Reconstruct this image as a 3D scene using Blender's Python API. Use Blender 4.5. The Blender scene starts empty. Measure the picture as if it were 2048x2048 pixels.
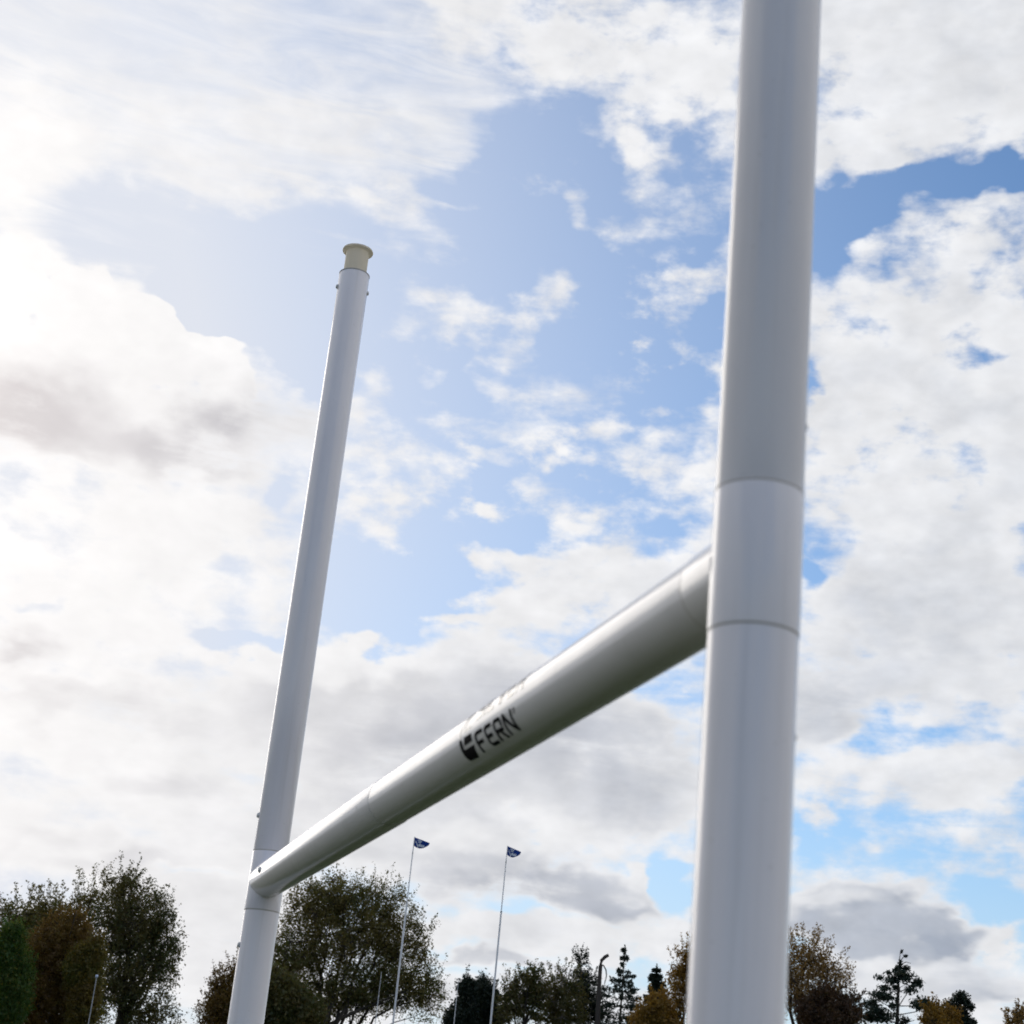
import bpy, bmesh, math, random
import numpy as np
from mathutils import Vector, Matrix

SC = bpy.context.scene
COL = SC.collection
R = math.radians

# ------------------------------------------------------------------ helpers
def tag(o, label=None, cat=None, group=None, kind=None):
    if label: o['label'] = label
    if cat: o['category'] = cat
    if group: o['group'] = group
    if kind: o['kind'] = kind
    return o

def empty(name, loc, label=None, cat=None, group=None):
    o = bpy.data.objects.new(name, None)
    o.location = loc
    o.empty_display_size = 0.3
    COL.objects.link(o)
    return tag(o, label, cat, group)

def link_mesh(name, me, mat, parent=None):
    o = bpy.data.objects.new(name, me)
    me.materials.append(mat)
    COL.objects.link(o)
    if parent is not None:
        o.parent = parent
    return o

def arrays_to_mesh(name, verts, faces_flat, loop_starts, loop_totals, smooth=False):
    me = bpy.data.meshes.new(name)
    me.vertices.add(len(verts))
    me.vertices.foreach_set('co', np.asarray(verts, dtype=np.float32).ravel())
    me.loops.add(len(faces_flat))
    me.loops.foreach_set('vertex_index', np.asarray(faces_flat, dtype=np.int32))
    me.polygons.add(len(loop_starts))
    me.polygons.foreach_set('loop_start', np.asarray(loop_starts, dtype=np.int32))
    me.polygons.foreach_set('loop_total', np.asarray(loop_totals, dtype=np.int32))
    if smooth:
        me.polygons.foreach_set('use_smooth', np.ones(len(loop_starts), dtype=bool))
    me.update(calc_edges=True)
    me.validate()
    return me

class MB:
    """collects polygons; builds ONE mesh object"""
    def __init__(self):
        self.v = []; self.f = []
    def add(self, vs, fs):
        n = len(self.v)
        self.v.extend([tuple(p) for p in vs])
        self.f.extend([tuple(i + n for i in q) for q in fs])
    def lathe(self, prof, origin=(0, 0, 0), axis='Z', seg=64, cap=True, frame=None):
        # prof: list of (radius, height)
        if frame is None:
            ex, ey, ez = Vector((1, 0, 0)), Vector((0, 1, 0)), Vector((0, 0, 1))
        else:
            ex, ey, ez = frame
        o = Vector(origin); vs = []; fs = []
        for r, h in prof:
            for k in range(seg):
                a = 2 * math.pi * k / seg
                vs.append(o + ex * (r * math.cos(a)) + ey * (r * math.sin(a)) + ez * h)
        for i in range(len(prof) - 1):
            for k in range(seg):
                k2 = (k + 1) % seg
                fs.append((i*seg + k, i*seg + k2, (i+1)*seg + k2, (i+1)*seg + k))
        if cap:
            fs.append(tuple(range(seg - 1, -1, -1)))
            fs.append(tuple((len(prof)-1)*seg + k for k in range(seg)))
        self.add(vs, fs)
    def tube(self, pts, rads, seg=6, cap=True):
        pts = [Vector(p) for p in pts]
        vs = []; fs = []
        up = Vector((0.13, 0.21, 0.97))
        for i, p in enumerate(pts):
            t = (pts[min(i+1, len(pts)-1)] - pts[max(i-1, 0)])
            t.normalize()
            if abs(t.dot(up)) > 0.95:
                u = t.cross(Vector((1, 0, 0.1)))
            else:
                u = t.cross(up)
            u.normalize(); w = t.cross(u)
            for k in range(seg):
                a = 2 * math.pi * k / seg
                vs.append(p + (u * math.cos(a) + w * math.sin(a)) * rads[i])
        for i in range(len(pts) - 1):
            for k in range(seg):
                k2 = (k + 1) % seg
                fs.append((i*seg + k, i*seg + k2, (i+1)*seg + k2, (i+1)*seg + k))
        if cap:
            fs.append(tuple(range(seg - 1, -1, -1)))
            fs.append(tuple((len(pts)-1)*seg + k for k in range(seg)))
        self.add(vs, fs)
    def build(self, name, mat, parent=None, smooth=True, sharp=None):
        me = bpy.data.meshes.new(name)
        me.from_pydata(self.v, [], self.f)
        if smooth:
            me.polygons.foreach_set('use_smooth', [True] * len(me.polygons))
        me.update()
        if smooth and sharp:
            me.set_sharp_from_angle(angle=R(sharp))
        return link_mesh(name, me, mat, parent)

# ------------------------------------------------------------------ camera
FPX = 3306.3                       # focal length in pixels of the 2048 px photograph
CAMZ = 1.933
PITCH, ROLL = R(20.584), R(5.808)
fwd = Vector((0, math.cos(PITCH), math.sin(PITCH)))
upv = Vector((0, -math.sin(PITCH), math.cos(PITCH)))
rtv = Vector((1, 0, 0))
cr, sr = math.cos(ROLL), math.sin(ROLL)
cam_r = rtv * cr + upv * sr
cam_u = upv * cr - rtv * sr
cam = bpy.data.cameras.new('camera')
camo = bpy.data.objects.new('camera', cam)
COL.objects.link(camo)
m3 = Matrix((cam_r, cam_u, -fwd)).transposed()
camo.matrix_world = Matrix.Translation((0, 0, CAMZ)) @ m3.to_4x4()
cam.sensor_width = 36.0
cam.sensor_fit = 'HORIZONTAL'
cam.lens = FPX / 2048 * 36.0
cam.clip_start = 0.05
cam.clip_end = 20000
cam.dof.use_dof = True
cam.dof.focus_distance = 14.0
cam.dof.aperture_fstop = 4.4
SC.camera = camo

def ray(x, y):
    d = cam_r * (x - 1024) - cam_u * (y - 1024) + fwd * FPX
    return d.normalized()
def at(x, y, Y):
    """the point seen at a photograph position at horizontal distance Y ahead"""
    d = ray(x, y)
    return Vector((0, 0, CAMZ)) + d * (Y / d.y)

# ------------------------------------------------------------------ render settings
SC.render.engine = 'CYCLES'
SC.view_settings.view_transform = 'Standard'
SC.view_settings.look = 'None'
SC.view_settings.gamma = 1.0
SC.view_settings.exposure = 0.0
SC.cycles.max_bounces = 5
SC.cycles.diffuse_bounces = 3
SC.cycles.adaptive_threshold = .02
SC.cycles.transparent_max_bounces = 8
SC.cycles.use_denoising = True

SUN_AZ, SUN_EL = R(-33.0), R(17.5)     # azimuth measured from +Y towards +X
sun_dir = Vector((math.sin(SUN_AZ)*math.cos(SUN_EL), math.cos(SUN_AZ)*math.cos(SUN_EL), math.sin(SUN_EL)))

# ------------------------------------------------------------------ sky
class NT:
    def __init__(self, tree):
        self.t = tree; tree.nodes.clear()
    def n(self, typ, **kw):
        nd = self.t.nodes.new(typ)
        for k, v in kw.items():
            setattr(nd, k, v)
        return nd
    def put(self, sock, val):
        if hasattr(val, 'is_output') or isinstance(val, bpy.types.NodeSocket):
            self.t.links.new(val, sock)
        else:
            sock.default_value = val
    def math(self, op, a, b=0.0, c=0.0, clamp=False):
        nd = self.n('ShaderNodeMath', operation=op, use_clamp=clamp)
        self.put(nd.inputs[0], a); self.put(nd.inputs[1], b); self.put(nd.inputs[2], c)
        return nd.outputs[0]
    def vmath(self, op, a, b=(0, 0, 0), scale=None):
        nd = self.n('ShaderNodeVectorMath', operation=op)
        self.put(nd.inputs[0], a)
        if op not in ('NORMALIZE', 'LENGTH', 'SCALE'):
            self.put(nd.inputs[1], b)
        if scale is not None:
            self.put(nd.inputs['Scale'], scale)
        return nd.outputs['Value'] if op in ('DOT_PRODUCT', 'LENGTH') else nd.outputs[0]
    def rng(self, v, a, b, c=0.0, d=1.0, smooth=True):
        nd = self.n('ShaderNodeMapRange', interpolation_type='SMOOTHSTEP' if smooth else 'LINEAR', clamp=True)
        self.put(nd.inputs['Value'], v); self.put(nd.inputs['From Min'], a); self.put(nd.inputs['From Max'], b)
        self.put(nd.inputs['To Min'], c); self.put(nd.inputs['To Max'], d)
        return nd.outputs['Result']
    def mixv(self, f, a, b):
        nd = self.n('ShaderNodeMix', data_type='VECTOR', factor_mode='UNIFORM', clamp_factor=True)
        self.put(nd.inputs[0], f); self.put(nd.inputs[4], a); self.put(nd.inputs[5], b)
        return nd.outputs[1]
    def mixf(self, f, a, b):
        nd = self.n('ShaderNodeMix', data_type='FLOAT', clamp_factor=True)
        self.put(nd.inputs[0], f); self.put(nd.inputs[2], a); self.put(nd.inputs[3], b)
        return nd.outputs[0]
    def mixc(self, f, a, b, blend='MIX'):
        nd = self.n('ShaderNodeMix', data_type='RGBA', blend_type=blend, clamp_factor=True)
        self.put(nd.inputs[0], f); self.put(nd.inputs[6], a); self.put(nd.inputs[7], b)
        return nd.outputs[2]
    def noise(self, vec, scale, detail=8.0, rough=0.55, dist=0.0, lac=2.0):
        nd = self.n('ShaderNodeTexNoise', noise_dimensions='3D')
        self.put(nd.inputs['Vector'], vec)
        nd.inputs['Scale'].default_value = scale
        nd.inputs['Detail'].default_value = detail
        nd.inputs['Roughness'].default_value = rough
        nd.inputs['Lacunarity'].default_value = lac
        nd.inputs['Distortion'].default_value = dist
        return nd

def azel(x, y):
    d = ray(x, y)
    return np.array([math.atan2(d.x, d.y), math.asin(d.z)])

# cloud banks: (x, y, rx, ry, turn, cover, grey, veil, edge) seen from the goal line, in
# thousands-of-pixel positions of the 1932 px view; turned below into azimuth / elevation
BANKS = [
    # pale veil, upper left
    (330, 40, 900, 260, 0, .47, .12, .95, .8),
    (480, 265, 520, 130, 2, .68, .04, .95, .8),
    (820, 200, 190, 170, -25, .56, .04, .9, .9),
    (60, 300, 170, 240, 0, .85, .0, .7, .7),
    (400, 470, 420, 90, 8, .12, .0, .8, .55),
    (640, 520, 260, 130, 20, .12, .0, .6, .6),
    (270, 70, 260, 60, 0, .36, .1, 1., .8),
    # blue middle
    (1010, 380, 260, 210, 0, .08, .0, .1, .5),
    (1000, 640, 430, 260, 0, .24, .0, .1, .6),
    (1260, 600, 180, 220, 0, .26, .0, .0, .6),
    (980, 900, 420, 200, 0, .26, .0, .0, .6),
    (760, 1100, 240, 150, -5, .08, .0, .0, .5),
    # top clouds
    (1060, 60, 360, 125, 8, .70, .05, .1, .5),
    (900, 40, 170, 90, 30, .64, .02, .3, .7),
    (1260, 190, 170, 130, 10, .64, .03, .1, .6),
    (1205, 295, 60, 70, 20, .60, .0, .1, .7),
    (1350, 45, 50, 45, 0, .26, .0, .0, .8),
    (960, 105, 60, 30, 30, .42, .0, .2, .9),
    (1720, 110, 320, 200, 0, .88, .14, .1, .4),
    (1610, 280, 110, 85, 10, .75, .05, .1, .7),
    (1900, 235, 130, 70, 5, .80, .08, .1, .7),
    # blue strip at right
    (1760, 345, 170, 48, -6, .06, .0, .0, .6),
    (1590, 430, 130, 90, -35, .10, .0, .0, .6),
    (1900, 330, 110, 50, 0, .06, .0, .0, .6),
    # big right bank
    (1800, 800, 340, 330, 0, .86, .10, .1, .4),
    (1760, 450, 170, 60, -18, .58, .02, .1, .8),
    (1880, 430, 80, 45, 0, .62, .02, .1, .8),
    (1580, 600, 90, 70, 20, .68, .02, .1, .7),
    (1915, 485, 50, 50, 0, .28, .0, .1, 1.),
    (1625, 585, 55, 75, -30, .42, .0, .1, 1.),
    (1815, 690, 70, 60, 40, .44, .0, .1, 1.),
    (1540, 720, 40, 70, 0, .35, .0, .0, .9),
    (1530, 1070, 40, 90, 0, .15, .0, .0, .8),
    (1760, 1190, 330, 190, 0, .92, .26, .2, .5),
    (1560, 1340, 140, 110, 0, .85, .42, .3, .7),
    (1700, 1400, 230, 40, -4, .36, .1, .2, .8),
    (1820, 1470, 240, 80, -4, .82, .10, .2, .6),
    (1560, 1570, 80, 70, 0, .20, .0, .0, .6),
    (1575, 1565, 80, 60, 30, .56, .0, .1, .9),
    (1680, 1620, 230, 45, 2, .30, .0, .2, .7),
    # scattered wisps
    (820, 570, 121, 65, 22, 0.52, 0.00, 0.20, 0.90),
    (775, 605, 67, 36, 10, 0.39, 0.00, 0.30, 0.90),
    (1040, 548, 74, 60, 35, 0.51, 0.00, 0.20, 0.90),
    (1000, 648, 60, 50, 0, 0.50, 0.00, 0.20, 0.90),
    (812, 700, 60, 36, -15, 0.43, 0.00, 0.30, 0.90),
    (1090, 725, 121, 72, 20, 0.39, 0.00, 0.30, 0.90),
    (980, 780, 135, 58, 15, 0.45, 0.00, 0.30, 0.90),
    (940, 700, 60, 35, 15, 0.48, 0.00, 0.30, 1.00),
    (815, 780, 121, 58, -10, 0.46, 0.00, 0.20, 0.90),
    (800, 880, 94, 94, 30, 0.48, 0.00, 0.20, 0.90),
    (930, 852, 74, 40, -10, 0.45, 0.00, 0.20, 0.90),
    (790, 430, 108, 43, 8, 0.39, 0.00, 0.40, 0.90),
    (830, 375, 110, 22, 4, 0.45, 0.00, 0.40, 1.00),
    (1115, 395, 54, 40, 10, 0.41, 0.00, 0.20, 0.90),
    (1220, 440, 101, 87, 20, 0.41, 0.00, 0.20, 0.90),
    (1290, 560, 175, 87, -8, 0.46, 0.00, 0.10, 0.90),
    (1320, 640, 121, 65, 15, 0.48, 0.00, 0.10, 0.90),
    (1180, 850, 175, 101, 12, 0.48, 0.00, 0.10, 0.90),
    (1290, 910, 175, 130, 15, 0.56, 0.00, 0.10, 0.90),
    (1040, 910, 94, 65, 35, 0.45, 0.00, 0.20, 0.90),
    (1130, 985, 229, 79, 12, 0.54, 0.02, 0.10, 0.90),
    (670, 860, 54, 65, 0, 0.45, 0.00, 0.20, 0.90),
    (740, 985, 189, 94, -12, 0.54, 0.02, 0.10, 0.90),
    (1120, 1110, 330, 95, -6, .78, .04, .1, .6),
    (940, 1050, 120, 50, 0, .80, .02, .1, .7),
    (900, 1170, 150, 32, -3, .74, .02, .1, .9),
    (900, 1115, 130, 18, -8, .42, .0, .1, 1.),
    # big cumulus at left
    (60, 570, 190, 140, 12, .95, .02, .0, .3),
    (430, 560, 210, 100, 28, .02, .0, .0, .6),
    (600, 660, 120, 130, 0, .02, .0, .0, .5),
    (195, 730, 240, 180, 30, .98, .05, .0, .16),
    (160, 650, 190, 115, 20, .98, .02, .0, .2),
    (300, 625, 85, 62, 15, .98, .0, .0, .25),
    (395, 665, 75, 62, 30, .98, .0, .0, .25),
    (190, 560, 70, 55, 20, .95, .0, .0, .25),
    (362, 750, 108, 108, 20, .98, .06, .0, .16),
    (60, 590, 50, 20, 30, .55, .05, .2, .8),
    (120, 690, 200, 75, 10, .98, .02, .0, .7),
    (60, 775, 240, 165, 8, .98, .98, .3, .75),
    (425, 800, 160, 90, 10, .94, .95, .3, .9),
    (540, 815, 130, 75, 0, .72, .5, .7, .8),
    (320, 868, 290, 70, 5, .95, .78, .3, .9),
    (240, 1010, 420, 150, 5, .80, .04, .2, .6),
    (545, 945, 45, 45, 0, .22, .1, .1, .8),
    (430, 1060, 80, 40, 20, .40, .05, .2, .9),
    (180, 1160, 300, 120, 5, .80, .08, .2, .6),
    (40, 1240, 100, 75, 0, .95, .75, .3, .8),
    (450, 1195, 130, 34, -2, .12, .0, .1, .6),
    (60, 1140, 70, 22, 8, .40, .0, .3, 1.),
    # low grey deck
    (800, 1440, 620, 235, 3, .96, .36, .25, .35),
    (600, 1245, 300, 55, 4, .86, .04, .0, .6),
    (930, 1400, 460, 130, 6, .97, .66, .3, .8),
    (700, 1330, 180, 60, 0, .95, .40, .3, .9),
    (200, 1480, 420, 260, 0, .80, .10, .3, .5),
    (70, 1445, 120, 45, 8, .46, .05, .4, .9),
    (280, 1330, 200, 40, 5, .90, .26, .4, .9),
    (100, 1590, 200, 30, -4, .88, .28, .4, .9),
    (170, 1340, 300, 50, 4, .92, .50, .4, .9),
    (330, 1480, 200, 45, 4, .92, .40, .4, .9),
    (230, 1640, 260, 40, 3, .92, .45, .4, .9),
    (380, 1560, 110, 70, 0, .92, .22, .4, .9),
    (1180, 1470, 220, 110, 0, .95, .52, .3, .9),
    (960, 1570, 320, 42, 4, .92, .06, .1, .7),
    (620, 1560, 130, 60, 0, .92, .22, .3, .9),
    (1010, 1670, 240, 75, 5, .98, .82, .2, .6),
    (880, 1620, 150, 40, 0, .95, .50, .3, .9),
    (1150, 1720, 150, 36, 0, .97, .90, .2, .8),
    (1265, 1665, 62, 70, 0, .08, .0, .1, .6),
    (1205, 1650, 32, 36, 0, .82, .05, .0, .7),
    (1030, 1775, 330, 42, 2, .92, .10, .2, .6),
    (960, 1825, 250, 28, 2, .95, .66, .3, .8),
    (1240, 1770, 110, 50, 0, .90, .06, .1, .8),
    (1000, 1885, 420, 45, 0, .88, .22, .4, .8),
    (400, 1760, 260, 200, 0, .90, .14, .4, .7),
    (360, 1660, 160, 18, 3, .55, .0, .5, 1.),
    # lower right
    (1660, 1740, 260, 95, 6, .98, .74, .2, .45),
    (1560, 1690, 120, 40, 0, .92, .12, .0, .7),
    (1790, 1770, 100, 60, 25, .98, .80, .1, .7),
    (1900, 1790, 70, 55, 10, .90, .05, .0, .6),
    (1880, 1690, 130, 70, 5, .18, .0, .2, .6),
    (1760, 1860, 330, 60, 0, .90, .34, .4, .7),
    (1850, 1880, 120, 26, 0, .92, .55, .4, .9),
    (1640, 1825, 170, 24, 4, .90, .10, .3, .9),
]

world = bpy.data.worlds.new('World')
SC.world = world
world.use_nodes = True
N = NT(world.node_tree)
tc = N.n('ShaderNodeTexCoord')
D = N.vmath('NORMALIZE', tc.outputs['Generated'])
sep = N.n('ShaderNodeSeparateXYZ'); N.put(sep.inputs[0], D)
dx, dy, dz = sep.outputs
AZ = N.math('ARCTAN2', dx, dy)
EL = N.math('ARCSINE', dz)
cmb = N.n('ShaderNodeCombineXYZ'); N.put(cmb.inputs[0], AZ); N.put(cmb.inputs[1], EL)
# noise space: the sphere of directions, flattened so that clouds lie level
DN = N.vmath('MULTIPLY', D, (1.0, 1.0, 1.7))
w1 = N.noise(DN, 14.0, 3.0, .5)
wv = N.vmath('SUBTRACT', w1.outputs['Color'], (.5, .5, .5))
P = N.vmath('ADD', cmb.outputs[0], N.vmath('SCALE', wv, scale=.055))
w2 = N.noise(DN, 50.0, 2.0, .55)
P = N.vmath('ADD', P, N.vmath('SCALE', N.vmath('SUBTRACT', w2.outputs['Color'], (.5, .5, .5)), scale=.016))
P = N.vmath('MULTIPLY', P, (1, 1, 0))

paint = (.52, .10, .2)                      # cover, grey, veil elsewhere in the sky
# unseen cloud and clear patches added beside and behind the camera to light the posts, in degrees of azimuth and elevation
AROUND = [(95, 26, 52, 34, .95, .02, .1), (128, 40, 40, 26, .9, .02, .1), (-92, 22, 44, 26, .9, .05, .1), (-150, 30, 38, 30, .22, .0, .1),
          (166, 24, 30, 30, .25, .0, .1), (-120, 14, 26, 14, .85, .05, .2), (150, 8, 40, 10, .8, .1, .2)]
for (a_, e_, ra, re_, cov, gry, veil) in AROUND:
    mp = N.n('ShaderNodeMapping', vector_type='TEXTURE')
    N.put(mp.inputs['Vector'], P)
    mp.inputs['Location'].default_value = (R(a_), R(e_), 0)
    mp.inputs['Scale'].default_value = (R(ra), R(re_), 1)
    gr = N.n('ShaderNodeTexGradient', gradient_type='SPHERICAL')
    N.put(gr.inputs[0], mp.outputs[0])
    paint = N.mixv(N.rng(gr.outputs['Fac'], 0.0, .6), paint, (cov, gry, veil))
k = 2048 / 1932
for (x, y, rx, ry, turn, cov, gry, veil, edge) in BANKS:
    x, y, rx, ry = x*k, y*k, rx*k, ry*k
    c = azel(x, y)
    J = np.stack([(azel(x + 2, y) - azel(x - 2, y)) / 4, (azel(x, y + 2) - azel(x, y - 2)) / 4], 1)
    a = R(turn)
    A = np.array([[math.cos(a)*rx, -math.sin(a)*ry], [math.sin(a)*rx, math.cos(a)*ry]])
    U, S, Vt = np.linalg.svd(J @ A)
    ang = math.atan2(U[1, 0], U[0, 0])
    mp = N.n('ShaderNodeMapping', vector_type='TEXTURE')
    N.put(mp.inputs['Vector'], P)
    mp.inputs['Location'].default_value = (c[0], c[1], 0)
    mp.inputs['Rotation'].default_value = (0, 0, ang)
    mp.inputs['Scale'].default_value = (S[0], S[1], 1)
    gr = N.n('ShaderNodeTexGradient', gradient_type='SPHERICAL')
    N.put(gr.inputs[0], mp.outputs[0])
    f = N.rng(gr.outputs['Fac'], 0.0, max(.12, edge))
    paint = N.mixv(f, paint, (cov, gry, veil))
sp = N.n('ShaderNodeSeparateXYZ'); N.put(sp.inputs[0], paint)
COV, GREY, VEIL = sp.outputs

cosang = N.math('MAXIMUM', N.vmath('DOT_PRODUCT', D, tuple(sun_dir)), 0.0)
glow1 = N.math('POWER', cosang, 8.0)
glow2 = N.math('POWER', cosang, 30.0)
n1 = N.noise(DN, 17.0, 7.0, .56, .1)
n0 = N.noise(DN, 46.0, 5.0, .56, .1)
nmix = N.math('ADD', N.math('MULTIPLY', n1.outputs['Fac'], .62), N.math('MULTIPLY', n0.outputs['Fac'], .38))
n2 = N.noise(N.vmath('ADD', DN, tuple(sun_dir * 0.012)), 17.0, 3.0, .56, .1)
streak = N.noise(N.vmath('MULTIPLY', D, (2.5, 2.5, 14.0)), 5.0, 5.0, .6, .6)
nn = N.mixf(VEIL, nmix, streak.outputs['Fac'])
amp = N.mixf(VEIL, 2.9, .8)
dens = N.math('ADD', COV, N.math('MULTIPLY', N.math('SUBTRACT', nn, .5), amp))
half = N.math('ADD', .14, N.math('MULTIPLY', N.math('POWER', VEIL, .5), .29))
cover = N.rng(dens, N.math('SUBTRACT', .5, half), N.math('ADD', .5, half))
thick = N.rng(dens, .45, 1.05)
soft = N.noise(DN, 11.0, 5.0, .5, .2)
shade = N.math('MULTIPLY', GREY, N.rng(soft.outputs['Fac'], .25, .75, .88, 1.2, False))
shade = N.math('MULTIPLY', shade, thick)
mott = N.noise(DN, 22.0, 4.0, .52)
shade = N.math('ADD', shade, N.math('MULTIPLY', N.rng(mott.outputs['Fac'], .42, .68), N.math('MULTIPLY', N.math('SUBTRACT', 1.0, glow1), .20)), clamp=True)
emb = N.math('SUBTRACT', n1.outputs['Fac'], n2.outputs['Fac'])


sky = N.n('ShaderNodeTexSky', sky_type='NISHITA')
sky.sun_disc = False
sky.sun_elevation = SUN_EL
sky.sun_rotation = SUN_AZ % (2*math.pi)
sky.altitude = 20
sky.air_density = 1.0
sky.dust_density = 0.25
sky.ozone_density = 3.0
SKY_S = 0.10
AUR = .06
inv = 1.0 / SKY_S
blue = N.mixc(1.0, sky.outputs['Color'], (1.10, 1.38, 1.58, 1), 'MULTIPLY')
haze_low = N.rng(EL, R(15.0), R(1.0), 0.0, .75)
blue = N.mixc(haze_low, blue, tuple(v*inv for v in (.60, .69, .78)) + (1,))
blue = N.mixc(N.math('MULTIPLY', glow1, 1.7, clamp=True), blue, tuple(v*inv for v in (.75, .785, .87)) + (1,))

warm = N.mixc(glow1, (.85, .86, .885, 1), (.985, .955, .935, 1))
greyc = N.mixc(glow1, (.38, .43, .52, 1), (.765, .70, .675, 1))
cl = N.mixc(shade, warm, greyc)
bright = N.math('ADD', 1.0, N.math('ADD', N.math('MULTIPLY', emb, N.math('MULTIPLY', N.math('SUBTRACT', 1.15, glow1), .55)), N.math('MULTIPLY', glow2, .26)))
cl = N.vmath('SCALE', cl, scale=N.math('MULTIPLY', bright, inv))
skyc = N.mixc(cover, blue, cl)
# the sun stands behind thin cloud just outside the view: a broad bright aureole
aur = N.math('ADD', N.math('MULTIPLY', N.math('POWER', cosang, 60.0), AUR), N.math('MULTIPLY', N.math('POWER', cosang, 900.0), AUR*1.2))
skyc = N.vmath('ADD', skyc, N.vmath('SCALE', (1.0, .95, .90), scale=N.math('MULTIPLY', aur, inv)))
bg = N.n('ShaderNodeBackground')
N.put(bg.inputs['Color'], skyc)
bg.inputs['Strength'].default_value = SKY_S
wo = N.n('ShaderNodeOutputWorld')
N.t.links.new(bg.outputs[0], wo.inputs['Surface'])
world.cycles.sampling_method = 'MANUAL'
world.cycles.sample_map_resolution = 512

sl = bpy.data.lights.new('sun', 'SUN')
sl.energy = .5
sl.angle = R(28.0)          # veiled by thin cloud
sl.color = (1.0, .93, .84)
so = bpy.data.objects.new('sun', sl)
COL.objects.link(so)
so.rotation_euler = sun_dir.to_track_quat('Z', 'Y').to_euler()
so.location = (0, 0, 40)

# ------------------------------------------------------------------ materials
def principled(name, color, rough=.5, spec=.5, coat=0.0, metal=0.0):
    m = bpy.data.materials.new(name)
    m.use_nodes = True
    t = NT(m.node_tree)
    b = t.n('ShaderNodeBsdfPrincipled')
    o = t.n('ShaderNodeOutputMaterial')
    t.t.links.new(b.outputs[0], o.inputs[0])
    b.inputs['Base Color'].default_value = (*color, 1)
    b.inputs['Roughness'].default_value = rough
    b.inputs['Specular IOR Level'].default_value = spec
    b.inputs['Coat Weight'].default_value = coat
    b.inputs['Coat Roughness'].default_value = .14
    b.inputs['Coat IOR'].default_value = 1.46
    b.inputs['Metallic'].default_value = metal
    return m, t, b

def paint_mat(name, color, rough, stain, coat=0.0, streak=(26.0, 26.0, .7)):
    m, t, b = principled(name, color, rough, .15 if coat else .5, coat)
    c = t.n('ShaderNodeTexCoord')
    v = t.vmath('MULTIPLY', c.outputs['Object'], (3.0, 3.0, 2.0))
    n = t.noise(v, 1.0, 5.0, .6)
    run = t.noise(t.vmath('MULTIPLY', c.outputs['Object'], streak), 1.0, 4.0, .6)
    fleck = t.noise(c.outputs['Object'], 55.0, 3.0, .5)
    col = t.mixc(t.rng(n.outputs['Fac'], .35, .7), (*color, 1), (*stain, 1))
    dirt = t.math('ADD', t.rng(run.outputs['Fac'], .52, .74, 0.0, .16), t.rng(fleck.outputs['Fac'], .70, .76, 0.0, .22))
    col = t.mixc(dirt, col, (color[0]*.52, color[1]*.50, color[2]*.45, 1))
    t.put(b.inputs['Base Color'], col)
    n3 = t.noise(c.outputs['Object'], 9.0, 4.0, .55)
    t.put(b.inputs['Roughness'], t.rng(n3.outputs['Fac'], .3, .7, rough - .05, rough + .09))
    n2 = t.noise(c.outputs['Object'], 420.0, 2.0, .5)
    bp = t.n('ShaderNodeBump')
    bp.inputs['Strength'].default_value = .06
    bp.inputs['Distance'].default_value = .002
    t.put(bp.inputs['Height'], n2.outputs['Fac'])
    t.put(b.inputs['Normal'], bp.outputs[0])
    return m

M_POST = paint_mat('white_gloss_paint', (.80, .765, .795), .5, (.77, .735, .765), 1.0)
M_BAR = paint_mat('white_gloss_bar_paint', (.80, .765, .765), .5, (.77, .735, .735), 1.0, (6.0, 6.0, 6.0))
M_SEAM, _, _ = principled('joint_sealant', (.47, .44, .41), .7, .2)
def cream_mat():
    m, t, b = principled('cream_plastic', (.82, .755, .63), .5, .3)
    tr = t.n('ShaderNodeBsdfTranslucent'); tr.inputs[0].default_value = (.92, .87, .77, 1)
    mx = t.n('ShaderNodeMixShader'); mx.inputs[0].default_value = .45
    o = [n for n in t.t.nodes if n.type == 'OUTPUT_MATERIAL'][0]
    t.t.links.new(b.outputs[0], mx.inputs[1]); t.t.links.new(tr.outputs[0], mx.inputs[2]); t.t.links.new(mx.outputs[0], o.inputs[0])
    return m
M_CREAM = cream_mat()
M_BOLT, _, _ = principled('bolt_cover', (.66, .65, .64), .45)
M_INK, _, _ = principled('black_decal_ink', (.006, .006, .008), .8, .03, .0)
M_POLE = paint_mat('pole_paint', (.62, .64, .68), .4, (.52, .54, .57))
M_STEEL = paint_mat('grey_steel', (.34, .35, .37), .45, (.28, .29, .30))

def flag_mat():
    m = bpy.data.materials.new('navy_flag_cloth'); m.use_nodes = True
    t = NT(m.node_tree)
    d = t.n('ShaderNodeBsdfDiffuse'); tr = t.n('ShaderNodeBsdfTranslucent')
    c = t.n('ShaderNodeTexCoord')
    n = t.noise(c.outputs['Object'], 30.0, 3.0, .5)
    col = t.mixc(n.outputs['Fac'], (.026, .075, .31, 1), (.04, .11, .42, 1))
    t.put(d.inputs[0], col); t.put(tr.inputs[0], col)
    mx = t.n('ShaderNodeMixShader'); mx.inputs[0].default_value = .55
    t.t.links.new(d.outputs[0], mx.inputs[1]); t.t.links.new(tr.outputs[0], mx.inputs[2])
    o = t.n('ShaderNodeOutputMaterial'); t.t.links.new(mx.outputs[0], o.inputs[0])
    return m
M_FLAG = flag_mat()
M_FLAGINK, _, _ = principled('white_flag_print', (.62, .66, .74), .8)

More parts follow.
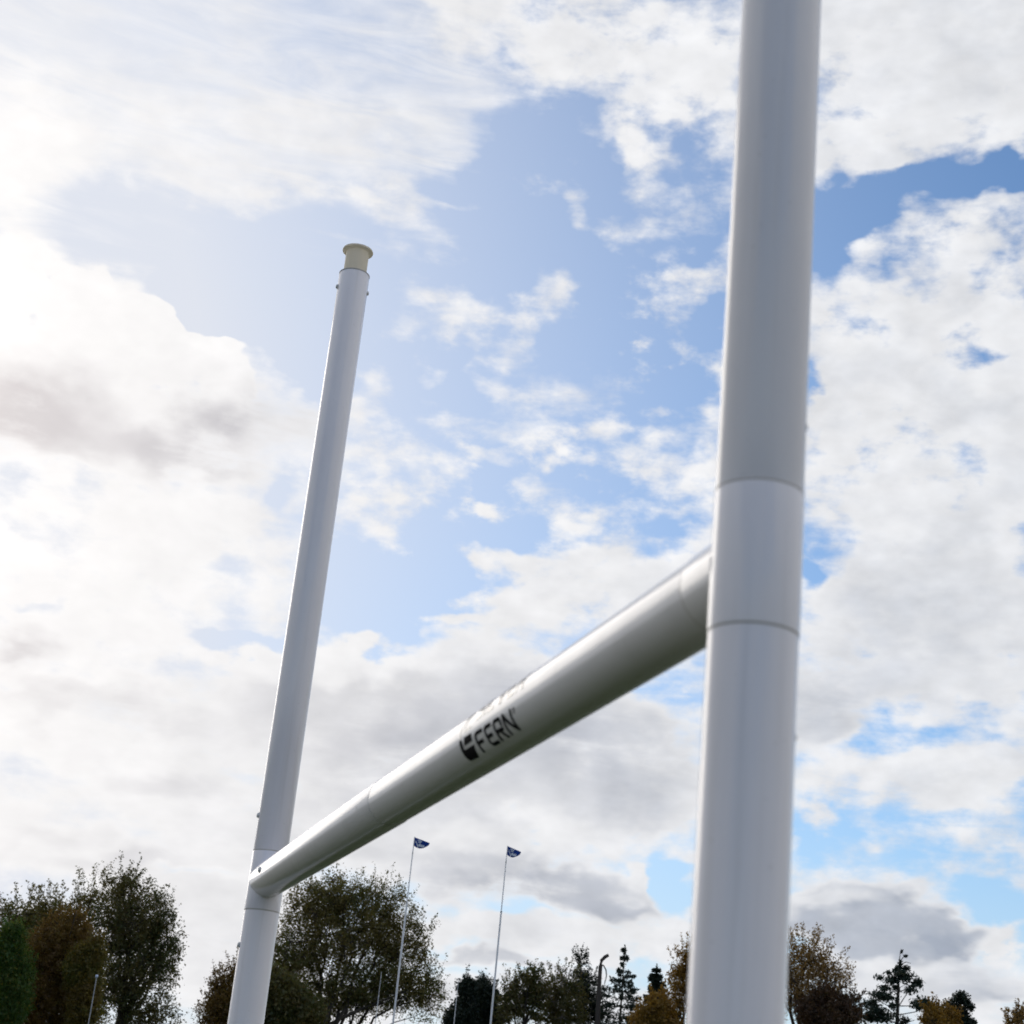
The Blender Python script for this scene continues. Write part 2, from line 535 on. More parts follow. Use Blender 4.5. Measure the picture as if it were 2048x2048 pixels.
def leaf_mat(name, a, b, c, trans=.4, patch=.35):
    """leaf colours a, b, c: per-leaf variety plus boughs that have turned"""
    m = bpy.data.materials.new(name); m.use_nodes = True
    t = NT(m.node_tree)
    tc = t.n('ShaderNodeTexCoord'); geo = t.n('ShaderNodeNewGeometry')
    n = t.noise(tc.outputs['Object'], patch, 3.0, .6)
    rnd = geo.outputs['Random Per Island']
    f = t.math('ADD', t.rng(n.outputs['Fac'], .38, .62), t.math('MULTIPLY', t.math('SUBTRACT', rnd, .5), .7), clamp=True)
    col = t.mixc(f, (*a, 1), (*b, 1))
    col = t.mixc(t.rng(rnd, .72, 1.0), col, (*c, 1))
    d = t.n('ShaderNodeBsdfDiffuse'); tr = t.n('ShaderNodeBsdfTranslucent')
    g = t.n('ShaderNodeBsdfGlossy'); g.inputs['Roughness'].default_value = .45
    g.inputs['Color'].default_value = (.5, .5, .5, 1)
    t.put(d.inputs[0], col)
    t.put(tr.inputs[0], t.vmath('MULTIPLY', col, (1.5, 1.35, .8)))
    m1 = t.n('ShaderNodeMixShader'); m1.inputs[0].default_value = trans
    t.t.links.new(d.outputs[0], m1.inputs[1]); t.t.links.new(tr.outputs[0], m1.inputs[2])
    m2 = t.n('ShaderNodeMixShader'); m2.inputs[0].default_value = .04
    t.t.links.new(m1.outputs[0], m2.inputs[1]); t.t.links.new(g.outputs[0], m2.inputs[2])
    o = t.n('ShaderNodeOutputMaterial'); t.t.links.new(m2.outputs[0], o.inputs[0])
    return m
L_OLIVE = leaf_mat('olive_leaves', (.085, .100, .030), (.135, .118, .036), (.17, .13, .045))
L_DARKGREEN = leaf_mat('dark_green_leaves', (.060, .078, .026), (.105, .098, .034), (.13, .10, .035))
L_BRONZE = leaf_mat('bronze_leaves', (0.115, 0.070, 0.024), (0.149, 0.095, 0.024), (0.176, 0.135, 0.027))
L_GREEN = leaf_mat('green_hedge_leaves', (0.037, 0.094, 0.018), (0.056, 0.106, 0.020), (0.150, 0.150, 0.025))
L_LIME = leaf_mat('yellow_green_leaves', (.095, .105, .020), (.125, .088, .024), (0.196, 0.154, 0.028))
L_GOLD = leaf_mat('golden_leaves', (0.209, 0.116, 0.020), (0.264, 0.165, 0.033), (0.165, 0.110, 0.033), .45)
L_BROWN = leaf_mat('brown_autumn_leaves', (.19, .125, .045), (.25, .16, .055), (.29, .20, .07), .45)
L_RUSSET = leaf_mat('dark_russet_leaves', (0.054, 0.031, 0.022), (0.072, 0.041, 0.022), (0.060, 0.048, 0.024))
L_PINE = leaf_mat('dark_pine_needles', (0.014, 0.025, 0.018), (0.021, 0.032, 0.021), (0.034, 0.040, 0.023), .15)
L_CEDAR = leaf_mat('blue_green_needles', (0.021, 0.039, 0.032), (0.028, 0.046, 0.034), (0.046, 0.052, 0.034), .15)
M_BARK, _t, _b = principled('bark', (.05, .042, .034), .9, .2)
_n = _t.noise(_t.n('ShaderNodeTexCoord').outputs['Object'], 6.0, 5.0, .6)
_t.put(_b.inputs['Base Color'], _t.mixc(_n.outputs['Fac'], (.032, .027, .022, 1), (.075, .064, .052, 1)))
M_PALEBARK, _t, _b = principled('pale_bark', (.16, .14, .12), .9, .2)
_n = _t.noise(_t.n('ShaderNodeTexCoord').outputs['Object'], 5.0, 5.0, .6)
_t.put(_b.inputs['Base Color'], _t.mixc(_n.outputs['Fac'], (.10, .085, .07, 1), (.2, .18, .155, 1)))

# ------------------------------------------------------------------ ground
def ground():
    m, t, b = principled('mown_grass', (.045, .075, .022), .85, .2)
    c = t.n('ShaderNodeTexCoord')
    n = t.noise(c.outputs['Object'], .35, 5.0, .6)
    f = t.noise(c.outputs['Object'], 40.0, 4.0, .7)
    col = t.mixc(t.rng(n.outputs['Fac'], .35, .68), (.030, .050, .014, 1), (.052, .062, .020, 1))
    col = t.mixc(t.math('MULTIPLY', f.outputs['Fac'], .6), col, (.03, .045, .014, 1))
    t.put(b.inputs['Base Color'], col)
    bp = t.n('ShaderNodeBump'); bp.inputs['Strength'].default_value = .6
    bp.inputs['Distance'].default_value = .03
    t.put(bp.inputs['Height'], f.outputs['Fac']); t.put(b.inputs['Normal'], bp.outputs[0])
    mb = MB()
    n_ = 40; S = 3000.0
    xs = [math.copysign(abs(u)**2.4, u)*S for u in np.linspace(-1, 1, n_)]
    vs = [(x, y, 0.0) for y in xs for x in xs]
    fs = [(j*n_+i, j*n_+i+1, (j+1)*n_+i+1, (j+1)*n_+i) for j in range(n_-1) for i in range(n_-1)]
    mb.add(vs, fs)
    o = mb.build('ground', m)
    tag(o, 'flat mown grass playing field under the goal', 'ground', kind='structure')
ground()

# ------------------------------------------------------------------ goal
GZ = 3.0
RP = Vector((.4805, 3.0138, 0.0))
BAZ = R(-15.677)
bd = Vector((math.sin(BAZ), math.cos(BAZ), 0))         # along the crossbar, towards the far post
LP = RP + bd * 5.6
bl = Vector((-bd.y, bd.x, 0))                          # horizontal, to the sun side of the bar
PR = .0868
goal = empty('goal_posts', ((RP + LP) / 2)[:], 'white tubular rugby goal with two tall uprights and a lettered crossbar', 'goal')
def local(o):
    """keep world coordinates for a child of the unrotated goal empty"""
    o.location = -goal.location
    return o

def bolt(parent, p, nrm, rad=.012):
    nrm = Vector(nrm).normalized()
    e1 = nrm.cross(Vector((0, 0, 1)) if abs(nrm.z) < .9 else Vector((1, 0, 0))).normalized()
    e2 = nrm.cross(e1)
    mb = MB()
    mb.lathe([(rad*1.25, -.004), (rad*1.25, .002), (rad, .0025), (rad*.98, .006), (rad*.7, .0095), (rad*.25, .0108)],
             origin=p, frame=(e1, e2, nrm), seg=20)
    return mb.build('bolt', M_BOLT, parent, sharp=40)

def seam(parent, o, axis, rad, wid=.0036):
    axis = Vector(axis).normalized()
    e1 = axis.cross(Vector((0, 0, 1)) if abs(axis.z) < .9 else Vector((1, 0, 0))).normalized()
    e2 = axis.cross(e1)
    mb = MB()
    mb.lathe([(rad - .004, -wid), (rad + .0002, -wid*.9), (rad + .0008, -wid*.4), (rad + .0008, wid*.4), (rad + .0002, wid*.9), (rad - .004, wid)],
             origin=o, frame=(e1, e2, axis), seg=96, cap=False)
    return mb.build('seam_ring', M_SEAM, parent, sharp=60)

def upright(base, zlow, zhigh, outer, bolts, ring=.0036):
    top = GZ + 3.43
    mb = MB()
    g = .0022
    prof = [(PR, 0.0), (PR, GZ + zlow - g*2), (PR, GZ + zlow - g*.6), (PR + .0006, GZ + zlow + g*.6),
            (PR + .0013, GZ + zlow + g*2), (PR + .0013, GZ + zhigh - g*2), (PR + .0006, GZ + zhigh - g*.6),
            (PR - .0018, GZ + zhigh + g*.6), (PR - .0004, GZ + zhigh + g*2), (PR - .0004, top - .003), (PR - .002, top)]
    prof += [(PR - .010, top + .0005), (PR - .016, top - .012)]
    # tall faces split so that smoothing stays tidy
    mb.lathe(prof, origin=base, seg=96)
    u = local(mb.build('upright', M_POST, goal, sharp=30))
    c = MB()
    ri = .0655
    c.lathe([(ri, top - .06), (ri, top + .142), (ri + .004, top + .1455), (PR - .004, top + .1465), (PR + .0005, top + .149),
             (PR + .0015, top + .154), (PR - .001, top + .160), (PR - .012, top + .1655), (PR - .04, top + .168), (.01, top + .1685)],
            origin=base, seg=72)
    cap = c.build('end_cap', M_CREAM, u, sharp=35)
    r = MB()
    r.lathe([(ri + .001, top - .006), (ri + .001, top + .0015), (PR - .004, top + .003), (PR + .0008, top + .001), (PR + .0008, top - .005), (PR - .004, top - .006)],
            origin=base, seg=72, cap=False)
    r.build('seam_ring', M_SEAM, u, sharp=40)
    seam(u, base + Vector((0, 0, GZ + zlow)), (0, 0, 1), PR + .0002, ring)
    seam(u, base + Vector((0, 0, GZ + zhigh)), (0, 0, 1), PR + .0002, ring)
    for z, ang in bolts:
        n = Matrix.Rotation(ang, 3, 'Z') @ outer
        bolt(u, base + n * (PR - .0005) + Vector((0, 0, z)), n)
    return u

out_l = bl.copy()
out_r = -bl
upright(LP, -.147, .142, out_l, [(GZ + .318, 0), (GZ - .32, 0), (GZ + 3.335, 0), (GZ + 3.335, math.pi)], .0045)
upright(RP, -.135, .152, out_r, [(GZ + .318, 0), (GZ - .32, 0), (GZ + 3.335, 0), (GZ + 3.335, math.pi)], .0036)

BR = .0862
def bar_pt(t, alpha, rad):
    """t metres from the near post towards the far one; alpha = angle round the bar from the sun-side horizontal, up positive"""
    return Vector((RP.x, RP.y, GZ)) + bd * t + (bl * math.cos(alpha) + Vector((0, 0, 1)) * math.sin(alpha)) * rad

mb = MB()
SEAM_R, SEAM_L = .17, 2.965
prof = [(BR + .002, .02), (BR + .002, SEAM_R - .004), (BR - .001, SEAM_R), (BR - .0006, SEAM_R + .003), (BR - .0006, SEAM_L - .003), (BR + .0002, SEAM_L), (BR + .0014, SEAM_L + .003), (BR + .0014, 5.58)]
mb.lathe(prof, origin=(RP.x, RP.y, GZ), frame=(bl, Vector((0, 0, 1)), bd), seg=96)
bar = local(mb.build('crossbar', M_BAR, goal, sharp=30))
seam(bar, bar_pt(SEAM_R, 0, 0), bd, BR + .0004, .0034)
mb = MB()                                              # the far joint of the bar: a fine step, hardly darker
mb.lathe([(BR - .002, -.0016), (BR + .0004, -.0012), (BR + .0004, .0012), (BR - .002, .0016)], origin=bar_pt(SEAM_L, 0, 0), frame=(bl, Vector((0, 0, 1)), bd), seg=96, cap=False)
mb.build('seam_ring', principled('faint_sealant', (.36, .36, .35), .5)[0], bar, sharp=50)
def bar_n(a): return bl * math.cos(a) + Vector((0, 0, 1)) * math.sin(a)
bolt(bar, bar_pt(5.28, R(6), BR + .001), bar_n(R(6)), .013)
bolt(bar, bar_pt(.32, R(168), BR - .001), bar_n(R(168)), .013)
mb = MB()                                              # a short slot cut in the bar's side, seen as a dark tick
sl_v = []; sl_f = []
for i in range(7):
    a = R(-12 + i*10/6); w = .0042 * (1 - abs(i - 3)/4.5)
    sl_v += [bar_pt(3.147 - w, a, BR + .0019), bar_pt(3.147 + w, a, BR + .0019)]
for i in range(6):
    sl_f.append((2*i, 2*i+1, 2*i+3, 2*i+2))
mb.add(sl_v, sl_f); mb.build('slot', M_SEAM, bar)

# ---- lettering wrapped round the bar: quads in (along, up) unit boxes
def rect(x0, y0, x1, y1): return ((x0, y0), (x1, y0), (x1, y1), (x0, y1))
def arcq(cx, cy, r0, r1, a0, a1, n=5, sx=1.0, sy=1.0):
    out = []
    for i in range(n):
        b0, b1 = R(a0 + (a1-a0)*i/n), R(a0 + (a1-a0)*(i+1)/n)
        p = lambda r, b: (cx + r*sx*math.cos(b), cy + r*sy*math.sin(b))
        out.append((p(r0, b0), p(r1, b0), p(r1, b1), p(r0, b1)))
    return out
ST, BT = .21, .17
GLYPH = {
    'F': [rect(0, 0, ST, .76)] + arcq(.28, .76, .07/.28*1.0*.28, .28, 180, 90, 5, 1.0, .24/.28) + [rect(.28, 1-BT, 1, 1), rect(ST, .40, .80, .57)],
    'E': [rect(0, .24, ST, .76)] + arcq(.28, .76, .07, .28, 180, 90, 5, 1.0, .24/.28) + arcq(.28, .24, .28, .07, 180, 270, 5, 1.0, .24/.28)
         + [rect(.28, 1-BT, 1, 1), rect(.28, 0, 1, BT), rect(ST, .415, .85, .585)],
    'R': [rect(0, 0, ST, .76)] + arcq(.28, .76, .07, .28, 180, 90, 5, 1.0, .24/.28) + [rect(.28, 1-BT, .72, 1)]
         + arcq(.72, .76, .07, .28, 90, 0, 5, 1.0, .24/.28) + [rect(1-ST, .58, 1, .76), rect(ST, .38, .96, .55), ((.46, .38), (.74, .38), (1.02, 0), (.74, 0))],
    'N': [rect(0, 0, .18, 1), rect(.82, 0, 1, 1), ((.18, 1), (.18, .70), (.82, 0), (.82, .30))],
    'S': [rect(.12, 0, .88, BT), rect(.12, .415, .88, .585), rect(.12, 1-BT, 1, 1), rect(0, .50, ST, .90), rect(1-ST, .09, 1, .50)],
    'I': [rect(0, 0, 1, 1)],
    'L': [rect(0, .15, ST, 1), rect(0, 0, 1, BT)],
    'V': [((.0, 1), (.22, 1), (.6, 0), (.4, 0)), ((.78, 1), (1, 1), (.6, 0), (.4, 0))],
}
def put_quads(m, quads, t_left, width, v0, height, rad, nsub=6):
    """unit box -> the bar's skin; reading runs towards the near post (falling t)"""
    for q in quads:
        vs = []; fs = []
        for i in range(nsub + 1):
            for j in range(3):
                a, b = i/nsub, j/2
                x = (q[0][0]*(1-b) + q[1][0]*b)*(1-a) + (q[3][0]*(1-b) + q[2][0]*b)*a
                y = (q[0][1]*(1-b) + q[1][1]*b)*(1-a) + (q[3][1]*(1-b) + q[2][1]*b)*a
                vs.append(bar_pt(t_left - x*width, (v0 + y*height)/BR, rad))
        for i in range(nsub):
            for j in range(2):
                n = i*3 + j
                fs.append((n, n+1, n+4, n+3))
        m.add(vs, fs)
vb, vh = R(-57)*BR, R(43)*BR
RAD = BR + .0004
ink = MB()
for ch, t0, w in (('F', 1.645, .076), ('E', 1.553, .066), ('R', 1.471, .072), ('N', 1.386, .082)):
    put_quads(ink, GLYPH[ch], t0, w, vb, vh, RAD)
ink.build('lettering', M_INK, bar)['label'] = 'black word FERN'
M_INKTOP, _, _ = principled('glare_paled_ink', (.13, .105, .095), .5, .2, .8)  # black ink made paler and warmer: the glare is put into its colour
reg = MB()
put_quads(reg, arcq(.5, .5, .34, .5, 0, 360, 18), 1.290, .017, vb + vh*.72, .017, RAD, 1)
put_quads(reg, [rect(.38, .32, .46, .68), rect(.46, .60, .62, .68), rect(.46, .46, .62, .54), rect(.55, .54, .63, .60), ((.50, .46), (.58, .46), (.66, .32), (.58, .32))], 1.290, .017, vb + vh*.72, .017, RAD, 1)
reg.build('registered_mark', M_INK, bar)
gink = MB()
t0 = 1.643
for ch, w in (('S', .072), ('I', .017), ('L', .064), ('V', .084), ('E', .066), ('R', .072)):
    put_quads(gink, GLYPH[ch], t0, w, R(7.5)*BR, vh, RAD); t0 -= w + .0135
gink.build('lettering', M_INKTOP, bar)['label'] = 'word SILVER, its black ink paled in colour to imitate glare'
# fern emblem: rounded leaf block cut by pale veins; black below, above, the ink colour is paled to imitate glare
em = MB(); H_ = R(48)*BR
E0 = 1.792; EW = .122
def emq(m, quads, flip=False):
    if flip: quads = [tuple((x, -y) for x, y in q) for q in quads]
    put_quads(m, quads, E0, EW, R(-11)*BR, H_, RAD, 5)
lower = [((.10, -.95), (.76, -1.0), (1.0, -.46), (.12, -.46)), ((.0, -.40), (.22, -.46), (.20, -.72), (.03, -.72)),
         ((.03, -.72), (.2, -.72), (.2, -.96), (.10, -.95)), ((.0, -.02), (.20, -.02), (.24, -.46), (.0, -.40)),
         ((.34, -.32), (.98, -.30), (1.0, 0), (.40, 0))]
emq(em, lower)
em.build('emblem', M_INK, bar)['label'] = 'black half of the leaf emblem'
em = MB()
emq(em, [((.02, .04), (.10, .04), (.26, .62), (.16, .62)), ((.16, .62), (.26, .62), (.60, .98), (.50, 1.02)),
         ((.40, .34), (.50, .34), (.68, .80), (.58, .84)), ((.58, .84), (.66, .76), (.98, .82), (.98, .92)),
         ((.40, .20), (.98, .22), (.98, .29), (.40, .27))])
em.build('emblem', M_INKTOP, bar)['label'] = 'upper half of the leaf emblem'

# ------------------------------------------------------------------ flagged poles of the far goal
def flag_pole(px, py, Y, px_low, label, fl_w, fl_h, seed):
    top = at(px, py, Y); base = Vector((top.x, top.y, 0))
    t = empty('flag_pole', base, label, 'flagpole', 'tall flag poles beyond the crossbar')
    m = MB()
    h = top.z
    zs = h - 3.9
    m.lathe([(.062, 0), (.060, h*.35), (.056, h*.35 + .03), (.054, zs), (.046, zs + .02), (.034, zs + .05), (.030, h - .9), (.022, h), (.006, h + .03)], seg=16)
    pole = m.build('pole', M_POLE, t, sharp=40)
    for z in (h*.35, zs, h - .98):
        c = MB()
        rr = .064 if z < zs - .1 else (.058 if z < zs + .1 else .036)
        c.lathe([(rr - .012, z - .05), (rr, z - .045), (rr, z + .045), (rr - .012, z + .05)], seg=16, cap=False)
        c.build('collar', M_STEEL, pole, sharp=40)
    # sail-shaped flag: straight raked top edge, round belly
    nu, nv = 16, 10
    vs = []; fs = []
    def P(u, v):
        # u along the top edge 0..1, v hoist 0 (top) .. 1 (bottom)
        topz = -u * fl_h * .50
        depth = fl_h * (1 - u**2.6)**.62 if u < 1 else 0.0
        belly = .16 * fl_h * math.sin(math.pi*min(1, u*1.25))
        z = topz - v * (depth*.99 + belly*(1-u))
        if u > .93: z = topz - v*(depth + .02)
        wave = .06 * math.sin(5.2*u + seed) * u + .03*math.sin(9*u + 3*v + seed)*u
        return Vector((.02 + u * fl_w, wave, h - .01 + z))
    for j in range(nv + 1):
        for i in range(nu + 1):
            vs.append(P(i/nu, j/nv))
    W = nu + 1
    for j in range(nv):
        for i in range(nu):
            n = j*W + i
            fs.append((n, n+1, n+W+1, n+W))
    fm = MB(); fm.add(vs, fs)
    f = fm.build('flag', M_FLAG, t)
    sol = f.modifiers.new('cloth', 'SOLIDIFY'); sol.thickness = .006
    pr = MB()
    def patch(u0, v0, u1, v1, sk=0.0):
        vv = []; ff = []
        for side in (-.008, .008):
            b = len(vv)
            for a in range(5):
                for q in range(3):
                    u = u0 + (u1-u0)*a/4; v = v0 + (v1-v0)*q/2 + sk*a/4
                    vv.append(P(u, v) + Vector((0, side, 0)))
            for a in range(4):
                for q in range(2):
                    n = b + a*3 + q
                    ff.append((n, n+1, n+4, n+3))
        pr.add(vv, ff)
    # rows of small illegible white print and a little mark, as on the real flags
    for u0, v0, u1, v1, sk in ((.22, .10, .30, .25, 0), (.31, .10, .39, .25, 0), (.40, .10, .50, .25, 0), (.26, .30, .33, .42, 0), (.34, .30, .44, .42, .02),
                           (.08, .32, .13, .52, .0), (.13, .40, .18, .58, .05), (.18, .55, .26, .72, .08), (.22, .72, .29, .97, 0), (.29, .60, .36, .78, -.05),
                           (.36, .52, .43, .80, 0), (.44, .55, .52, .84, 0), (.53, .58, .61, .88, 0), (.62, .62, .68, .90, 0)):
        patch(u0, v0, u1, v1, sk)
    pr.build('flag_print', M_FLAGINK, f)
    t.rotation_euler = (0, 0, 0)
    return t
flag_pole(829, 1674, 100.0, 795, 'thin pole with a navy sail flag, in front of the big tree', .93, .52, .4)
flag_pole(1015, 1692, 100.0, 985, 'thin pole with a navy sail flag, between the big tree and the dark pines', .82, .52, 1.3)

def bare_pole(px, py, Y, label):
    top = at(px, py, Y); base = Vector((top.x, top.y, 0))
    t = empty('bare_pole', base, label, 'pole', 'bare goal uprights far off')
    m = MB(); h = top.z
    m.lathe([(.036, 0), (.034, h*.55), (.027, h*.55 + .04), (.024, h - 1.6), (.017, h - 1.57), (.014, h), (.006, h + .02)], seg=14)
    p = m.build('pole', M_POLE, t, sharp=40)
    c = MB()
    c.lathe([(.04, h*.55 - .05), (.042, h*.55 - .04), (.042, h*.55 + .05), (.04, h*.55 + .06)], seg=14, cap=False)
    c.build('collar', M_STEEL, p)
bare_pole(763, 1944, 121.0, 'faint white pole without flag against the big tree')
bare_pole(917, 1958, 121.0, 'thin grey pole without flag beside the round dark pines')

def lamp_post(px, py, Y, label, head):
    top = at(px, py, Y); base = Vector((top.x, top.y, 0))
    t = empty('lamp_post', base, label, 'lamp post')
    h = top.z; m = MB()
    m.lathe([(.06, 0), (.055, .9), (.03, .95), (.024, h - .1), (.022, h)], seg=12)
    m.build('pole', M_STEEL, t, sharp=40)
    g = MB()
    if head == 'globe':
        prof = [(.03, h)] + [(.085*math.sin(R(a)), h + .085 - .085*math.cos(R(a))) for a in range(25, 180, 22)] + [(.01, h + .17)]
        g.lathe(prof, seg=18)
        g.build('lamp_shade', principled('pale_lamp_glass', (.42, .50, .66), .3)[0], t)
    else:
        vs = [(-.45, -.12, h-.02), (.25, -.12, h-.02), (.25, .12, h-.02), (-.45, .12, h-.02), (-.42, -.09, h+.09), (.2, -.09, h+.11), (.2, .09, h+.11), (-.42, .09, h+.09)]
        g.add(vs, [(0, 3, 2, 1), (4, 5, 6, 7), (0, 1, 5, 4), (1, 2, 6, 5), (2, 3, 7, 6), (3, 0, 4, 7)])
        g.build('lamp_head', M_STEEL, t, smooth=False)
lamp_post(193, 1956, 88.0, 'slim lamp post with a pale globe beside the yellow-green bush', 'globe')
lamp_post(362, 2029, 190.0, 'tiny far lamp post in the gap between the left trees', 'head')

# ------------------------------------------------------------------ trees
def leaf_cloud(cent, rad, per, size, rng, flat=.75, aspect=1.5, squash=1.0):
    """leaf-sized folded blades scattered round clump centres"""
    n = len(cent) * per
    c = np.repeat(cent, per, 0); r = np.repeat(rad, per)
    p = c + rng.normal(size=(n, 3)) * (r[:, None] * .5) * np.array([1, 1, squash])
    return p

def blades(p, size, rng, aspect=1.5, axis=None):
    n = len(p)
    a = rng.normal(size=(n, 3))
    if axis is not None:
        a = axis + a * .55
    a /= np.linalg.norm(a, axis=1)[:, None]
    b = rng.normal(size=(n, 3)); b -= (b*a).sum(1)[:, None]*a
    b /= np.linalg.norm(b, axis=1)[:, None]
    s = size * rng.uniform(.6, 1.35, size=n)[:, None]
    nrm = np.cross(a, b)
    L = a * s * aspect * .5; W = b * s * .5; Bend = nrm * s * .18
    v = np.stack([p - L, p - W*.9 + Bend, p + L, p + W*.9 + Bend], 1).reshape(-1, 3)
    return v
def blade_mesh(name, v):
    n = len(v)//4
    idx = np.arange(n*4, dtype=np.int32)
    return arrays_to_mesh(name, v, idx, np.arange(0, n*4, 4), np.full(n, 4))

def tree(name, label, group, blobs, base_px, Y, mat, seed, n_clump, per, leaf, clump_r, trunk_r=.3, bark=None, stems=1, shell=.5,
         depth=.9, sprigs=0, fork=.25, twig=True, cat='tree', lean=0.0, nbl=1.0):
    rng = np.random.default_rng(seed); rnd = random.Random(seed)
    base = at(base_px, 2048, Y); base.z = 0
    t = empty(name, base, label, cat, group)
    B = np.array(base)
    sc = Y / FPX
    cs, rs = [], []
    for (x, y, rx, ry) in blobs:
        dy = rng.uniform(-.45, .45) * rx * sc * depth
        cs.append(np.array(at(x, y, Y + dy)) - B); rs.append(np.array([rx*sc, rx*sc*depth, ry*sc]))
    cs = np.array(cs); rs = np.array(rs)
    vol = rs.prod(1)**.75; pick = rng.choice(len(cs), n_clump, p=vol/vol.sum())
    u = rng.normal(size=(n_clump, 3)); u /= np.linalg.norm(u, axis=1)[:, None]
    rr = rng.uniform(0, 1, n_clump)**shell
    cent = cs[pick] + u * rr[:, None] * rs[pick] * .97
    crad = clump_r * rng.uniform(.55, 1.35, n_clump)
    keep = cent[:, 2] > .4
    cent, crad = cent[keep], crad[keep]
    # skeleton
    mb = MB()
    bot = min(cs[:, 2] - rs[:, 2]*.6)
    fz = max(1.2, bot*fork + .6) if bot > 1 else 1.2
    mid = cs.mean(0)
    nodes = []                                          # limb points for twigs
    for s_ in range(stems):
        off = Vector((rnd.uniform(-.25, .25)*stems*.7, rnd.uniform(-.2, .2)*stems, 0)) if stems > 1 else Vector((0, 0, 0))
        p0 = off.copy(); tip = Vector(mid) * .55 + off*3 + Vector((rnd.uniform(-.4, .4), 0, 0)); tip.z = fz + (mid[2]-fz)*.55
        pts = [p0]
        for i in range(1, 6):
            f = i/5
            q = p0.lerp(tip, f); q.x = p0.x + (tip.x - p0.x)*f**1.5 + rnd.uniform(-.08, .08); q.y = p0.y + (tip.y-p0.y)*f**1.5
            pts.append(q)
        tr_ = trunk_r / math.sqrt(stems)
        mb.tube(pts, [tr_*1.35, tr_*1.05, tr_*.95, tr_*.85, tr_*.7, tr_*.55], 9)
        mine = [i for i in range(len(cs)) if i % stems == s_] or [0]
        for i in mine:
            st = pts[rnd.choice([3, 4, 5])]
            en = Vector(cs[i] + rs[i]*np.array([rnd.uniform(-.2, .2), rnd.uniform(-.2, .2), .45]))
            lp = []
            for k_ in range(8):
                f = k_/7
                q = Vector(st).lerp(en, f); q.z = st.z + (en.z - st.z)*f**.85
                q += Vector((rnd.uniform(-1, 1), rnd.uniform(-1, 1), rnd.uniform(-.5, .5))) * .07 * (en - Vector(st)).length * f*(1-f)*2.2
                lp.append(q)
            r0 = tr_*.5
            mb.tube(lp, [r0*(1-.86*k_/7) + .012 for k_ in range(8)], 6)
            nodes += [np.array(q) for q in lp[2:]]
            # secondary limbs
            for b in range(4):
                s0 = lp[rnd.randint(2, 6)]
                e0 = Vector(cs[i] + rs[i]*np.array([rnd.uniform(-.8, .8), rnd.uniform(-.8, .8), rnd.uniform(-.4, .85)]))
                l2 = []
                for k_ in range(5):
                    f = k_/4
                    q = Vector(s0).lerp(e0, f) + Vector((rnd.uniform(-1, 1), rnd.uniform(-1, 1), rnd.uniform(-.3, .8)))*.08*(e0-s0).length*f
                    l2.append(q)
                mb.tube(l2, [r0*.42*(1-.85*k_/4) + .009 for k_ in range(5)], 5)
                nodes += [np.array(q) for q in l2[1:]]
    nodes = np.array(nodes)
    if twig:
        for c in cent:
            d = ((nodes - c)**2).sum(1); a = Vector(nodes[d.argmin()]); b = Vector(c)
            m_ = a.lerp(b, .5) + Vector((rnd.uniform(-.1, .1), rnd.uniform(-.1, .1), -.05 + rnd.uniform(-.1, .15)))*(b-a).length
            w = .0055*sc*FPX/100
            mb.tube([a, m_, b], [w*2.2 + .006, w*1.5 + .003, w], 4, cap=False)
    p = leaf_cloud(cent, crad, per, leaf, rng)
    # sprigs poking out of the top
    extra = []
    for s_ in range(sprigs):
        i = rng.integers(len(cs))
        a_ = rng.uniform(-1.0, 1.0)
        dirv = np.array([math.sin(a_), rng.uniform(-.5, .5), math.cos(a_)]); dirv /= np.linalg.norm(dirv)
        st = cs[i] + dirv*rs[i]*.9
        ln = clump_r * rng.uniform(1.0, 2.4)
        en = st + (dirv*.6 + np.array([0, 0, .6]))*ln
        w = .0045*sc*FPX/100
        mb.tube([Vector(st - dirv*.5), Vector(st), Vector(en)], [w*2 + .004, w*1.5, w*.8], 4, cap=False)
        nl = int(rng.integers(14, 30))
        f = rng.uniform(.0, 1.05, nl)[:, None]
        extra.append(st + (en - st)*f + rng.normal(size=(nl, 3))*clump_r*.16)
    if extra:
        p = np.concatenate([p] + extra)
    p = p[p[:, 2] > .15]
    mb.build('trunk', bark or M_BARK, t)
    link_mesh('crown', blade_mesh('crown', blades(p, leaf, rng)), mat, t)
    return t

